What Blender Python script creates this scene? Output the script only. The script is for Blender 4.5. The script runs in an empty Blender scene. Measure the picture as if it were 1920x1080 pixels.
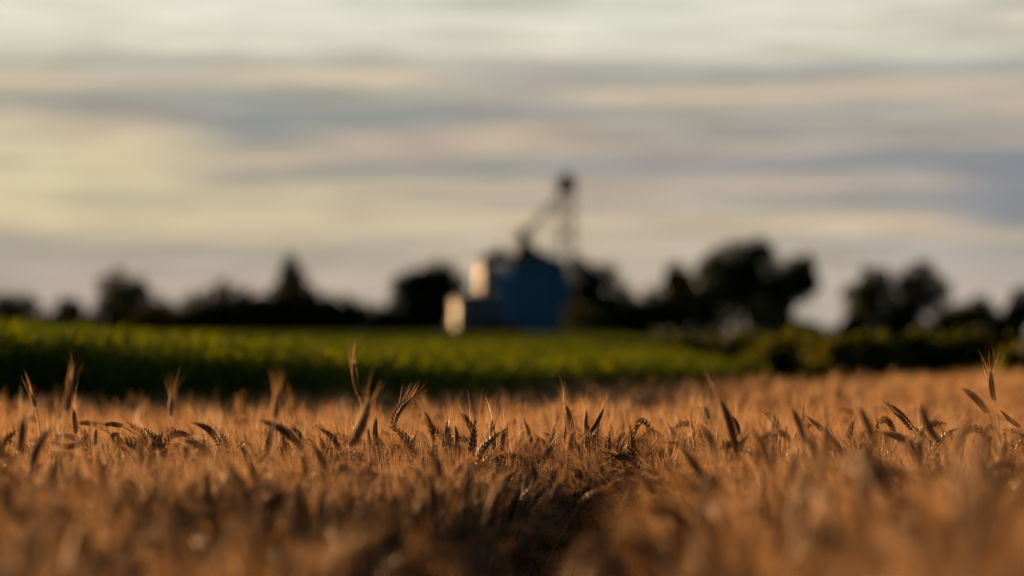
import bpy, math, random
import numpy as np
from mathutils import Vector, Matrix, noise as mnoise

random.seed(7)
rng = np.random.default_rng(7)
scn = bpy.context.scene
COL = scn.collection
R = math.radians
CAMZ = 1.10
FPX = 7200.0            # 135 mm lens on a 36 mm wide sensor
HOR = 622.0             # row of the horizon


def at(px, py, d):
    """point at distance d seen at column px, row py of the 1920 wide photograph"""
    return Vector(((px - 960) / FPX * d, d, CAMZ + (HOR - py) / FPX * d))


# ------------------------------------------------------------ camera
cam = bpy.data.cameras.new('camera')
cam.lens = 135
cam.sensor_width = 36
cam.clip_start = 0.1
cam.clip_end = 6000
cam.dof.use_dof = True
cam.dof.focus_distance = 8.5
cam.dof.aperture_fstop = 2.9
co = bpy.data.objects.new('camera', cam)
COL.objects.link(co)
co.location = (0, 0, CAMZ)
co.rotation_euler = (R(90) + math.atan((HOR - 540) / FPX), 0, 0)
scn.camera = co

scn.view_settings.view_transform = 'Standard'
scn.view_settings.look = 'None'
scn.view_settings.exposure = 0.90
scn.view_settings.gamma = 1
scn.cycles.use_denoising = True
scn.cycles.max_bounces = 8
scn.cycles.diffuse_bounces = 3
scn.cycles.transmission_bounces = 4
scn.cycles.glossy_bounces = 3
scn.cycles.use_adaptive_sampling = False
scn.cycles.sample_clamp_indirect = 6

# ------------------------------------------------------------ sun
SUN_AZ = -62.0          # degrees from the view direction, to the left
SUN_EL = 5.2
sd = bpy.data.lights.new('sun', 'SUN')
sd.energy = 5.0
sd.angle = R(0.5)
sd.color = (1.0, 0.585, 0.27)
so = bpy.data.objects.new('sun', sd)
COL.objects.link(so)
sun_dir = Vector((math.sin(R(SUN_AZ)) * math.cos(R(SUN_EL)), math.cos(R(SUN_AZ)) * math.cos(R(SUN_EL)), math.sin(R(SUN_EL))))
so.rotation_euler = sun_dir.to_track_quat('Z', 'Y').to_euler()
so.location = (-30, 20, 30)

# ------------------------------------------------------------ world sky
def s2l(c):
    out = []
    for v in c:
        v = v / 255.0
        out.append(v / 12.92 if v <= 0.04045 else ((v + 0.055) / 1.055) ** 2.4)
    return tuple(out)

world = bpy.data.worlds.new('World')
scn.world = world
world.use_nodes = True
wt = world.node_tree
wt.nodes.clear()
WN = wt.nodes
WL = wt.links

def wmath(op, a, b=None, c=None, clamp=False):
    n = WN.new('ShaderNodeMath')
    n.operation = op
    n.use_clamp = clamp
    for i, v in enumerate((a, b, c)):
        if v is None:
            continue
        if isinstance(v, (int, float)):
            n.inputs[i].default_value = v
        else:
            WL.new(v, n.inputs[i])
    return n.outputs[0]

def wmix(f, a, b):
    n = WN.new('ShaderNodeMix')
    n.data_type = 'RGBA'
    for s, v in ((n.inputs[0], f), (n.inputs[6], a), (n.inputs[7], b)):
        if isinstance(v, (int, float)):
            s.default_value = v
        elif isinstance(v, tuple):
            s.default_value = (*v, 1)
        else:
            WL.new(v, s)
    return n.outputs[2]

tc = WN.new('ShaderNodeTexCoord')
sep = WN.new('ShaderNodeSeparateXYZ')
WL.new(tc.outputs['Generated'], sep.inputs[0])
X, Y, Z = sep.outputs
az = wmath('MULTIPLY', wmath('ARCTAN2', X, Y), 180 / math.pi)          # 0 ahead, + right
el = wmath('MULTIPLY', wmath('ARCSINE', Z), 180 / math.pi)

sky = WN.new('ShaderNodeTexSky')
sky.sky_type = 'NISHITA'
sky.sun_disc = False
sky.sun_elevation = R(SUN_EL)
sky.sun_rotation = R(SUN_AZ)
sky.air_density = 1.0
sky.dust_density = 1.0
sky.ozone_density = 2.0

# cloud streak wobble: noise in (azimuth, elevation), long sideways
def cnoise(sa, se, scale, detail, off=0.0):
    cb = WN.new('ShaderNodeCombineXYZ')
    WL.new(wmath('MULTIPLY', az, sa), cb.inputs[0])
    WL.new(wmath('MULTIPLY', el, se), cb.inputs[1])
    cb.inputs[2].default_value = off
    n = WN.new('ShaderNodeTexNoise')
    WL.new(cb.outputs[0], n.inputs['Vector'])
    n.inputs['Scale'].default_value = scale
    n.inputs['Detail'].default_value = detail
    return n.outputs[0]

wob = wmath('MULTIPLY', wmath('SUBTRACT', cnoise(0.5, 1.2, 1.0, 3, 3.1), 0.5), 0.16)
wob2 = wmath('MULTIPLY', wmath('SUBTRACT', cnoise(0.18, 3.0, 1.0, 3, 9.7), 0.5), 0.07)
elw = wmath('ADD', wmath('ADD', el, wob), wob2)

cols = [
 (0, [(0,(222,222,205)),(40,(222,220,202)),(95,(214,209,190)),(118,(178,178,167)),(135,(196,186,167)),(150,(208,194,170)),(168,(195,184,164)),(186,(150,152,144)),(205,(178,170,155)),(225,(200,188,164)),(300,(208,196,166)),(360,(212,200,166)),(400,(214,200,164)),(425,(205,190,160)),(440,(176,166,149)),(465,(170,162,149)),(500,(176,166,152)),(540,(180,168,158))]),
 (240, [(0,(224,224,208)),(90,(216,213,195)),(112,(178,179,169)),(122,(178,178,168)),(145,(196,186,170)),(165,(186,178,162)),(185,(152,154,150)),(205,(160,156,150)),(230,(178,166,153)),(250,(205,190,163)),(275,(212,197,165)),(300,(206,193,164)),(330,(212,198,166)),(355,(206,194,163)),(375,(188,180,156)),(410,(208,192,161)),(430,(198,186,156)),(448,(180,170,152)),(475,(170,162,150)),(505,(178,166,153)),(540,(184,170,160))]),
 (480, [(0,(224,225,210)),(90,(216,214,198)),(112,(180,181,170)),(140,(202,190,171)),(158,(190,183,164)),(178,(158,158,153)),(215,(148,152,151)),(260,(148,150,146)),(275,(166,160,150)),(298,(192,178,156)),(318,(172,164,150)),(331,(162,158,149)),(350,(190,180,157)),(375,(196,184,159)),(405,(206,190,163)),(430,(206,188,159)),(448,(190,178,156)),(470,(168,162,149)),(500,(180,168,154)),(560,(186,172,160))]),
 (720, [(0,(214,214,201)),(50,(218,218,202)),(88,(208,206,191)),(105,(178,180,169)),(125,(188,182,167)),(142,(208,192,169)),(158,(198,186,166)),(170,(172,170,160)),(195,(160,160,153)),(228,(144,148,149)),(245,(166,160,152)),(262,(186,170,156)),(285,(180,168,154)),(300,(178,166,152)),(325,(150,152,149)),(345,(190,176,156)),(370,(184,174,155)),(400,(200,186,160)),(425,(206,188,160)),(445,(192,180,159)),(470,(176,166,152)),(500,(184,172,157)),(560,(188,174,160))]),
 (960, [(0,(188,190,179)),(18,(205,205,192)),(42,(218,217,203)),(100,(212,206,191)),(118,(180,180,171)),(145,(170,168,161)),(170,(176,170,160)),(190,(170,166,158)),(212,(146,150,149)),(232,(172,162,152)),(252,(198,182,160)),(275,(190,174,157)),(300,(162,158,151)),(318,(146,150,151)),(340,(180,170,155)),(365,(184,172,155)),(385,(180,170,155)),(410,(204,186,160)),(445,(192,180,160)),(480,(192,180,162))]),
 (1200, [(0,(214,215,202)),(50,(216,216,203)),(100,(214,208,193)),(120,(184,184,175)),(135,(160,164,160)),(155,(172,168,160)),(178,(200,186,166)),(195,(190,180,162)),(212,(160,160,154)),(235,(176,166,155)),(260,(160,156,150)),(285,(176,164,154)),(310,(148,150,150)),(335,(172,162,153)),(365,(182,170,155)),(385,(178,168,153)),(410,(196,180,160)),(450,(190,178,159)),(500,(188,176,160))]),
 (1440, [(0,(222,222,207)),(40,(220,218,203)),(110,(208,204,190)),(130,(164,168,165)),(145,(166,164,160)),(160,(188,176,163)),(180,(200,186,166)),(195,(184,174,160)),(210,(164,162,156)),(235,(172,164,154)),(254,(150,152,151)),(280,(178,166,155)),(305,(150,152,152)),(322,(158,156,152)),(345,(194,178,160)),(365,(176,166,155)),(382,(160,158,152)),(400,(188,176,158)),(425,(196,182,161)),(450,(180,170,158)),(500,(184,174,162))]),
 (1680, [(0,(212,212,200)),(40,(216,210,194)),(60,(206,204,191)),(105,(206,204,190)),(128,(164,168,164)),(150,(188,176,162)),(175,(198,184,165)),(198,(166,164,158)),(225,(172,166,156)),(250,(160,158,154)),(275,(168,162,156)),(300,(140,144,149)),(325,(160,156,153)),(345,(182,170,158)),(360,(162,158,154)),(378,(142,146,150)),(398,(176,166,154)),(420,(206,186,162)),(440,(192,178,160)),(465,(170,164,156)),(500,(182,172,162))]),
 (1920, [(0,(200,200,190)),(12,(174,176,166)),(30,(210,202,186)),(60,(196,192,180)),(100,(200,198,186)),(130,(160,164,160)),(155,(196,182,165)),(175,(184,174,160)),(205,(192,178,162)),(225,(166,162,156)),(255,(170,162,156)),(275,(160,156,152)),(290,(138,142,148)),(330,(134,138,146)),(360,(140,142,148)),(400,(134,138,146)),(418,(146,148,149)),(440,(186,172,156)),(465,(162,160,154)),(500,(178,168,160)),(560,(184,172,162))]),
]
ELMAX = 5.3
def row2t(py):
    return math.degrees(math.atan((HOR - py) / FPX)) / ELMAX
t_in = wmath('DIVIDE', elw, ELMAX, clamp=True)
ramps = []
for cx, stops in cols:
    n = WN.new('ShaderNodeValToRGB')
    WL.new(t_in, n.inputs[0])
    cr = n.color_ramp
    cr.interpolation = 'EASE'
    pts = sorted([(row2t(y), s2l(c)) for y, c in stops])
    while len(cr.elements) > 1:
        cr.elements.remove(cr.elements[0])
    cr.elements[0].position = pts[0][0]
    cr.elements[0].color = (*pts[0][1], 1)
    for p, c in pts[1:]:
        e = cr.elements.new(p)
        e.color = (*c, 1)
    ramps.append(n.outputs[0])
# columns 3.8 degrees apart; mirrored past the ends so the streaks go on round the sky
uaz = wmath('PINGPONG', wmath('ADD', az, 7.6 + 15.2 * 12), 15.2)
cloud = ramps[0]
for i in range(1, 9):
    mr = WN.new('ShaderNodeMapRange')
    mr.interpolation_type = 'SMOOTHSTEP'
    WL.new(uaz, mr.inputs[0])
    mr.inputs[1].default_value = 1.9 * (i - 1)
    mr.inputs[2].default_value = 1.9 * i
    cloud = wmix(mr.outputs[0], cloud, ramps[i])
# fine streaks
fs = wmath('MULTIPLY_ADD', cnoise(0.55, 7.0, 1.0, 4, 21.0), 0.85, 0.575)
vm = WN.new('ShaderNodeVectorMath'); vm.operation = 'SCALE'
tint = WN.new('ShaderNodeVectorMath'); tint.operation = 'MULTIPLY'
WL.new(cloud, tint.inputs[0]); tint.inputs[1].default_value = (1.025, 1.0, 0.955)
WL.new(tint.outputs[0], vm.inputs[0]); WL.new(wmath('MULTIPLY', fs, 10.0), vm.inputs['Scale'])
cloud = vm.outputs[0]
# higher up and behind: clear evening sky with thin cloud
hi = WN.new('ShaderNodeMapRange'); hi.interpolation_type = 'SMOOTHSTEP'
WL.new(el, hi.inputs[0]); hi.inputs[1].default_value = 5.2; hi.inputs[2].default_value = 16.0
fr = WN.new('ShaderNodeMapRange'); fr.interpolation_type = 'SMOOTHSTEP'
WL.new(wmath('ABSOLUTE', wmath('ADD', az, 15)), fr.inputs[0]); fr.inputs[1].default_value = 45; fr.inputs[2].default_value = 95
away = wmath('MAXIMUM', hi.outputs[0], fr.outputs[0])
thin = wmath('MULTIPLY', wmath('SUBTRACT', cnoise(0.05, 0.25, 1.0, 4, 40.0), 0.45, clamp=True), 1.2, clamp=True)
sk = WN.new('ShaderNodeVectorMath'); sk.operation = 'SCALE'
WL.new(sky.outputs[0], sk.inputs[0]); sk.inputs['Scale'].default_value = 0.6
clear = wmix(thin, sk.outputs[0], (0.55, 0.6, 0.72))
final = wmix(away, cloud, clear)
bg = WN.new('ShaderNodeBackground')
WL.new(final, bg.inputs[0])
bg.inputs[1].default_value = 0.0536
wo = WN.new('ShaderNodeOutputWorld')
WL.new(bg.outputs[0], wo.inputs[0])

# ------------------------------------------------------------ materials
def new_mat(name):
    m = bpy.data.materials.new(name)
    m.use_nodes = True
    m.node_tree.nodes.clear()
    return m, m.node_tree.nodes, m.node_tree.links

def leafy(name, c1, c2, trans, transcol, rough=0.6, spec=0.3, scale=30, gloss_rand=True):
    """two-tone principled surface mixed with translucency; varies by object and by noise"""
    m, N, L = new_mat(name)
    oi = N.new('ShaderNodeObjectInfo')
    g = N.new('ShaderNodeNewGeometry')
    nz = N.new('ShaderNodeTexNoise')
    nz.inputs['Scale'].default_value = scale
    nz.inputs['Detail'].default_value = 3
    L.new(g.outputs['Position'], nz.inputs['Vector'])
    add = N.new('ShaderNodeMath'); add.operation = 'MULTIPLY_ADD'
    L.new(nz.outputs[0], add.inputs[0]); add.inputs[1].default_value = 1.0
    rs = N.new('ShaderNodeMath'); rs.operation = 'MULTIPLY_ADD'
    L.new(oi.outputs['Random'], rs.inputs[0]); rs.inputs[1].default_value = 0.8; rs.inputs[2].default_value = -0.4
    L.new(rs.outputs[0], add.inputs[2]); add.use_clamp = True
    mx = N.new('ShaderNodeMix'); mx.data_type = 'RGBA'
    L.new(add.outputs[0], mx.inputs[0])
    mx.inputs[6].default_value = (*c1, 1); mx.inputs[7].default_value = (*c2, 1)
    p = N.new('ShaderNodeBsdfPrincipled')
    L.new(mx.outputs[2], p.inputs['Base Color'])
    p.inputs['Roughness'].default_value = rough
    p.inputs['Specular IOR Level'].default_value = spec
    t = N.new('ShaderNodeBsdfTranslucent')
    mt = N.new('ShaderNodeMix'); mt.data_type = 'RGBA'; mt.blend_type = 'MULTIPLY'; mt.inputs[0].default_value = 1
    L.new(mx.outputs[2], mt.inputs[6]); mt.inputs[7].default_value = (*transcol, 1)
    L.new(mt.outputs[2], t.inputs[0])
    ms = N.new('ShaderNodeMixShader'); ms.inputs[0].default_value = trans
    L.new(p.outputs[0], ms.inputs[1]); L.new(t.outputs[0], ms.inputs[2])
    o = N.new('ShaderNodeOutputMaterial')
    L.new(ms.outputs[0], o.inputs[0])
    return m

M_STEM = leafy('straw_stem', (0.38, 0.27, 0.15), (0.52, 0.38, 0.22), 0.25, (1, 0.9, 0.7), 0.5, 0.25, 40)
M_EAR = leafy('wheat_ear', (0.15, 0.08, 0.038), (0.36, 0.215, 0.105), 0.15, (1, 0.8, 0.55), 0.45, 0.35, 120)
M_AWN = leafy('wheat_awn', (0.60, 0.36, 0.17), (0.74, 0.48, 0.25), 0.45, (1, 0.9, 0.75), 0.4, 0.5, 60)
M_DRY = leafy('dry_leaf', (0.24, 0.17, 0.105), (0.38, 0.28, 0.18), 0.25, (1, 0.9, 0.7), 0.7, 0.12, 25)
M_CROP = leafy('crop_leaf', (0.018, 0.065, 0.004), (0.04, 0.10, 0.005), 0.5, (7.2, 3.1, 0.5), 0.5, 0.25, 3)
M_TREE = leafy('tree_leaves', (0.032, 0.044, 0.012), (0.068, 0.082, 0.02), 0.3, (1.4, 1.2, 0.5), 0.7, 0.15, 0.8)
M_CONI = leafy('conifer_needles', (0.010, 0.018, 0.008), (0.02, 0.03, 0.012), 0.15, (1.2, 1.1, 0.6), 0.7, 0.15, 0.8)
M_SHRUB = leafy('shrub_leaves', (0.045, 0.065, 0.006), (0.10, 0.115, 0.010), 0.4, (1.8, 1.5, 0.5), 0.6, 0.2, 4)
M_SUNLIT = leafy('sunlit_shrub_leaves', (0.08, 0.11, 0.008), (0.15, 0.16, 0.012), 0.45, (2.2, 1.8, 0.6), 0.6, 0.2, 4)  # lighter copy of the shrub leaves, sunlight put into the colour

def simple(name, c1, c2, scale, rough, metal=0.0, bump=0.0, stretch=(1, 1, 1), rv=0.0):
    m, N, L = new_mat(name)
    g = N.new('ShaderNodeNewGeometry')
    mp = N.new('ShaderNodeVectorMath'); mp.operation = 'MULTIPLY'
    L.new(g.outputs['Position'], mp.inputs[0]); mp.inputs[1].default_value = stretch
    nz = N.new('ShaderNodeTexNoise')
    nz.inputs['Scale'].default_value = scale; nz.inputs['Detail'].default_value = 6
    L.new(mp.outputs[0], nz.inputs['Vector'])
    mx = N.new('ShaderNodeMix'); mx.data_type = 'RGBA'
    cr = N.new('ShaderNodeMapRange'); cr.inputs[1].default_value = 0.3; cr.inputs[2].default_value = 0.7
    L.new(nz.outputs[0], cr.inputs[0]); L.new(cr.outputs[0], mx.inputs[0])
    mx.inputs[6].default_value = (*c1, 1); mx.inputs[7].default_value = (*c2, 1)
    p = N.new('ShaderNodeBsdfPrincipled')
    L.new(mx.outputs[2], p.inputs['Base Color'])
    p.inputs['Metallic'].default_value = metal
    rr = N.new('ShaderNodeMath'); rr.operation = 'MULTIPLY_ADD'
    L.new(nz.outputs[0], rr.inputs[0]); rr.inputs[1].default_value = rv; rr.inputs[2].default_value = rough
    L.new(rr.outputs[0], p.inputs['Roughness'])
    if bump:
        b = N.new('ShaderNodeBump'); b.inputs['Strength'].default_value = bump
        L.new(nz.outputs[0], b.inputs['Height']); L.new(b.outputs[0], p.inputs['Normal'])
    o = N.new('ShaderNodeOutputMaterial'); L.new(p.outputs[0], o.inputs[0])
    return m

M_SOIL = simple('soil', (0.035, 0.025, 0.016), (0.09, 0.065, 0.04), 6, 0.95, bump=0.6)
M_GALV = simple('galvanised_steel', (0.13, 0.14, 0.15), (0.18, 0.19, 0.20), 1.2, 0.15, 1.0, stretch=(1, 1, 0.3), rv=0.08)
M_BLUE = simple('blue_steel', (0.05, 0.19, 0.37), (0.075, 0.24, 0.45), 0.9, 0.75, 0.0, stretch=(1, 1, 0.3), rv=0.15)
M_BINS = simple('coated_bin_steel', (0.03, 0.10, 0.20), (0.045, 0.13, 0.25), 0.9, 0.45, 0.1, stretch=(1, 1, 0.3), rv=0.1)
pb = [q for q in M_BINS.node_tree.nodes if q.type == 'BSDF_PRINCIPLED'][0]
pb.inputs['Coat Weight'].default_value = 0.75
pb.inputs['Coat Roughness'].default_value = 0.14
pb.inputs['Coat Tint'].default_value = (1.0, 0.86, 0.62, 1)  # warm tints put the gold of the low sun into the glints
pb.inputs['Specular Tint'].default_value = (1.0, 0.85, 0.65, 1)
pb.inputs['Coat IOR'].default_value = 1.8
M_ROOF = simple('weathered_roof_steel', (0.10, 0.11, 0.13), (0.16, 0.17, 0.19), 1.5, 0.5, 0.6)
M_DARK = simple('dark_painted_steel', (0.04, 0.045, 0.05), (0.07, 0.075, 0.08), 2, 0.5, 0.4)
M_STEEL = simple('grey_frame_steel', (0.04, 0.04, 0.043), (0.065, 0.065, 0.068), 2, 0.5, 0.5)
M_BARK = simple('bark', (0.03, 0.024, 0.018), (0.06, 0.048, 0.036), 4, 0.9, bump=0.5, stretch=(1, 1, 0.2))

# ------------------------------------------------------------ mesh helpers
class MB:
    def __init__(self):
        self.v = []; self.f = []
    def quad(self, a, b, c, d):
        n = len(self.v); self.v += [tuple(a), tuple(b), tuple(c), tuple(d)]; self.f.append((n, n+1, n+2, n+3))
    def tube(self, pts, rads, sides=6, cap=True):
        pts = [Vector(p) for p in pts]
        base = len(self.v)
        prev = None
        for i, p in enumerate(pts):
            t = (pts[min(i+1, len(pts)-1)] - pts[max(i-1, 0)]).normalized()
            if prev is None:
                ref = Vector((0, 1, 0)) if abs(t.y) < 0.9 else Vector((1, 0, 0))
                a = t.cross(ref).normalized()
            else:
                a = (prev - t * prev.dot(t)).normalized()
            prev = a
            b = t.cross(a)
            for k in range(sides):
                th = 2 * math.pi * k / sides
                self.v.append(tuple(p + (a * math.cos(th) + b * math.sin(th)) * rads[i]))
        for i in range(len(pts) - 1):
            for k in range(sides):
                k2 = (k + 1) % sides
                self.f.append((base+i*sides+k, base+i*sides+k2, base+(i+1)*sides+k2, base+(i+1)*sides+k))
        if cap:
            self.f.append(tuple(base+k for k in reversed(range(sides))))
            self.f.append(tuple(base+(len(pts)-1)*sides+k for k in range(sides)))
    def box(self, c, s):
        cx, cy, cz = c; sx, sy, sz = s[0]/2, s[1]/2, s[2]/2
        n = len(self.v)
        for dz in (-sz, sz):
            for dx, dy in ((-sx, -sy), (sx, -sy), (sx, sy), (-sx, sy)):
                self.v.append((cx+dx, cy+dy, cz+dz))
        for q in ((3,2,1,0),(4,5,6,7),(0,1,5,4),(1,2,6,5),(2,3,7,6),(3,0,4,7)):
            self.f.append(tuple(n+i for i in q))
    def lathe(self, prof, c=(0, 0), seg=48):
        """prof: list of (r, z); closed at the ends with caps when r > 0"""
        n = len(self.v)
        for r, z in prof:
            for k in range(seg):
                th = 2*math.pi*k/seg
                self.v.append((c[0]+r*math.cos(th), c[1]+r*math.sin(th), z))
        for i in range(len(prof)-1):
            for k in range(seg):
                k2 = (k+1) % seg
                self.f.append((n+i*seg+k, n+i*seg+k2, n+(i+1)*seg+k2, n+(i+1)*seg+k))
    def mesh(self, name, mat, smooth=False):
        me = bpy.data.meshes.new(name)
        me.from_pydata(self.v, [], self.f)
        me.materials.append(mat)
        if smooth:
            me.polygons.foreach_set('use_smooth', [True]*len(me.polygons))
        me.update()
        return me

def link(name, me, parent=None, loc=None):
    o = bpy.data.objects.new(name, me)
    COL.objects.link(o)
    if parent is not None:
        o.parent = parent
    if loc is not None:
        o.location = loc
    return o

def empty(name, loc, label, cat, group=None):
    o = bpy.data.objects.new(name, None)
    COL.objects.link(o)
    o.location = loc
    o.empty_display_size = 0.2
    o['label'] = label; o['category'] = cat
    if group: o['group'] = group
    return o

def bez(p0, p1, p2, p3, n):
    out = []
    for i in range(n+1):
        t = i/n; u = 1-t
        out.append(p0*u**3 + p1*3*u*u*t + p2*3*u*t*t + p3*t**3)
    return out

# ------------------------------------------------------------ ground
g = MB()
NR = 60
rads = [0] + list(np.geomspace(1.5, 3500, 40))
SEG = 72
for r in rads:
    for k in range(SEG):
        th = 2*math.pi*k/SEG
        x, y = r*math.cos(th), r*math.sin(th)
        z = 0.03*mnoise.noise(Vector((x*0.15, y*0.15, 0))) - 0.03 if r < 900 else -0.03
        g.v.append((x, y, z))
for i in range(len(rads)-1):
    for k in range(SEG):
        k2 = (k+1) % SEG
        g.f.append((i*SEG+k, (i+1)*SEG+k, (i+1)*SEG+k2, i*SEG+k2))
ground = link('ground', g.mesh('ground', M_SOIL, True))
ground['kind'] = 'structure'

# ------------------------------------------------------------ wheat
def ear_curve(B, Mid, T, n):
    # quadratic through the middle point
    C = Mid*2 - (B+T)*0.5
    out = []
    for i in range(n+1):
        t = i/n; u = 1-t
        out.append(B*u*u + C*2*u*t + T*t*t)
    return out

def spikelet(mb, base, d, side, up, L, W, nseg=5, rings=4):
    """a plump pointed husk from base along d"""
    a = side.normalized(); b = d.cross(a).normalized()
    prof = [(0.0, 0.35), (0.3, 1.0), (0.62, 0.7), (1.0, 0.04)] if rings == 4 else [(0.0, 0.4), (0.45, 1.0), (1.0, 0.06)]
    n = len(mb.v)
    for t, r in prof:
        c = base + d*(L*t)
        for k in range(nseg):
            th = 2*math.pi*k/nseg
            mb.v.append(tuple(c + (a*math.cos(th)*W*r + b*math.sin(th)*W*0.7*r)))
    for i in range(len(prof)-1):
        for k in range(nseg):
            k2 = (k+1) % nseg
            mb.f.append((n+i*nseg+k, n+i*nseg+k2, n+(i+1)*nseg+k2, n+(i+1)*nseg+k))
    return base + d*L

def build_wheat(G, B, Mid, T, rnd, fine=False, awn_len=0.07, n_awn=22, awn_w=0.0007, spread=0.45, leaves=2, up_bias=0.0, face=0.0, fat=1.3):
    """meshes (stem, ear, awns, leaf list) in the coordinates of the points given"""
    L = (T-B).length * 1.03
    npair = 11 if fine else 9
    cv = ear_curve(B, Mid, T, npair*2)
    tan0 = (cv[1]-cv[0]).normalized()
    stem = MB()
    h = B.z - G.z
    sp = bez(G, G+Vector((0, 0, h*0.55)), B - tan0*min(0.16, h*0.3), B, 12 if fine else 7)
    stem.tube(sp, [0.0025 - 0.0010*i/(len(sp)-1) for i in range(len(sp))], 5 if fine else 3, False)
    ear = MB(); awns = MB()
    ear.tube(cv, [0.0012]*len(cv), 4, True)
    base_n = Vector((math.cos(face), math.sin(face), 0))
    tips = []
    for i in range(npair*2):
        p = cv[i]; t = (cv[min(i+1, npair*2)] - cv[max(i-1, 0)]).normalized()
        s = t.cross(Vector((0, 1, 0)))
        if s.length < 0.1: s = t.cross(Vector((1, 0, 0)))
        s.normalize()
        q = t.cross(s).normalized()
        w = (s*math.cos(face) + q*math.sin(face)).normalized()
        if i % 2: w = -w
        fr = i/(npair*2-1)
        size = (0.62 + 0.55*math.sin(math.pi*(0.12+0.72*fr))) * (1 - 0.42*fr**3)
        lw = 0.0031*size*fat
        ll = L/(npair)*1.5*size
        e = w.cross(t).normalized()
        kk = (-1, 1) if not fine else (-1, 0, 1)
        for k in kk:
            fl = 1 - 0.6*fr**2
            d = (t + w*(0.60 if k else 0.75)*fl + e*0.38*k*fl).normalized()
            tip = spikelet(ear, p + w*0.0016 + e*0.0012*k, d, e, t, ll, lw, 6 if fine else 4, 4 if fine else 3)
            if k != 0: tips.append((tip, d, t, w, fr))
    spikelet(ear, cv[-1], (cv[-1]-cv[-2]).normalized(), Vector((0, 1, 0)), None, L/npair*1.3, 0.0022*fat, 6 if fine else 4, 4 if fine else 3)
    rnd.shuffle(tips)
    tips.sort(key=lambda q: -q[4] + rnd.random()*0.9)
    for tip, d, t, w, fr in tips[:n_awn]:
        al = awn_len*(0.65+0.5*rnd.random())*(0.75+0.35*fr)
        rv = Vector((rnd.gauss(0, 1), rnd.gauss(0, 1), rnd.gauss(0, 1)))*0.10
        aa = rnd.uniform(0, 2*math.pi)
        perp = (w*(abs(math.cos(aa))) + w.cross(t)*math.sin(aa))
        dd = (t + perp*spread*rnd.uniform(0.1, 1.25) + rv*0.5 + Vector((0, 0, up_bias))).normalized()
        d0 = (d+dd).normalized()
        bend = (dd - d0)
        pts = [tip, tip + d0*al*0.33, tip + d0*al*0.33 + dd*al*0.33, tip + d0*al*0.3 + dd*al*0.68 + bend*al*0.12]
        sd_ = dd.cross(Vector((rnd.gauss(0, 1), rnd.gauss(0, 1)*0.3, rnd.gauss(0, 1)))).normalized()
        ws = [awn_w, awn_w*0.8, awn_w*0.5, awn_w*0.1]
        n = len(awns.v)
        for pt, ww in zip(pts, ws):
            awns.v.append(tuple(pt - sd_*ww/2)); awns.v.append(tuple(pt + sd_*ww/2))
        for j in range(3):
            awns.f.append((n+2*j, n+2*j+1, n+2*j+3, n+2*j+2))
    lv = []
    for j in range(leaves):
        mb = MB()
        z0 = h*(0.55 + 0.22*j) * (0.9+0.2*rnd.random())
        k = min(len(sp)-2, int(z0/h*(len(sp)-1)))
        p0 = sp[k]
        a = rnd.random()*2*math.pi
        out = Vector((math.cos(a), math.sin(a), 0))
        ll = 0.12 + 0.14*rnd.random()
        prev = None
        n = len(mb.v); ns = 6
        sdv = Vector((-out.y, out.x, 0.3*rnd.gauss(0, 1))).normalized()
        droop = 0.5 + 1.4*rnd.random()
        tw = rnd.gauss(0, 1.0)
        for i in range(ns+1):
            t = i/ns
            pt = p0 + out*ll*t*(1-0.35*t) + Vector((0, 0, ll*(0.8*t - droop*t*t)))
            ww = 0.0065*(1-t)**0.7 * (0.5 + 0.5*min(1, t*5)) + 0.0003
            s2 = (sdv*math.cos(tw*t) + Vector((0, 0, 1))*math.sin(tw*t))
            mb.v.append(tuple(pt - s2*ww)); mb.v.append(tuple(pt + s2*ww))
        for i in range(ns):
            mb.f.append((n+2*i, n+2*i+1, n+2*i+3, n+2*i+2))
        lv.append(mb)
    return stem, ear, awns, lv

def proto_geom(i, rnd, fine=False, awn_w=0.0008, n_awn=20, fat=1.3):
    """upright proto whose ear tip is about 0.82 m up; leans mostly within 70 degrees"""
    lean = [8, 15, 22, 30, 12, 40, 55, 75, 20, 35, 100, 5][i % 12]
    azm = rnd.random()*2*math.pi if rnd.random() < 0.45 else rnd.gauss(3.1, 0.5)
    dirn = Vector((math.cos(azm), math.sin(azm), 0))
    L = 0.068 + 0.022*rnd.random()
    a0 = R(lean*0.6); a1 = R(lean*1.3)
    d0 = dirn*math.sin(a0) + Vector((0, 0, math.cos(a0)))
    d1 = dirn*math.sin(a1) + Vector((0, 0, math.cos(a1)))
    mid_off = d0*L*0.5
    tip_off = mid_off + d1*L*0.5
    topz = max(tip_off.z, mid_off.z, 0)
    B = Vector((0, 0, 0.82 - topz)) + dirn*0.03*lean/30
    return build_wheat(Vector((0, 0, 0)), B, B+mid_off, B+tip_off, rnd, fine, 0.07, n_awn, awn_w, 0.4, 2, 0.0, rnd.random()*3.14, 1.5 if fine else fat)

rnd = random.Random(11)

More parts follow.
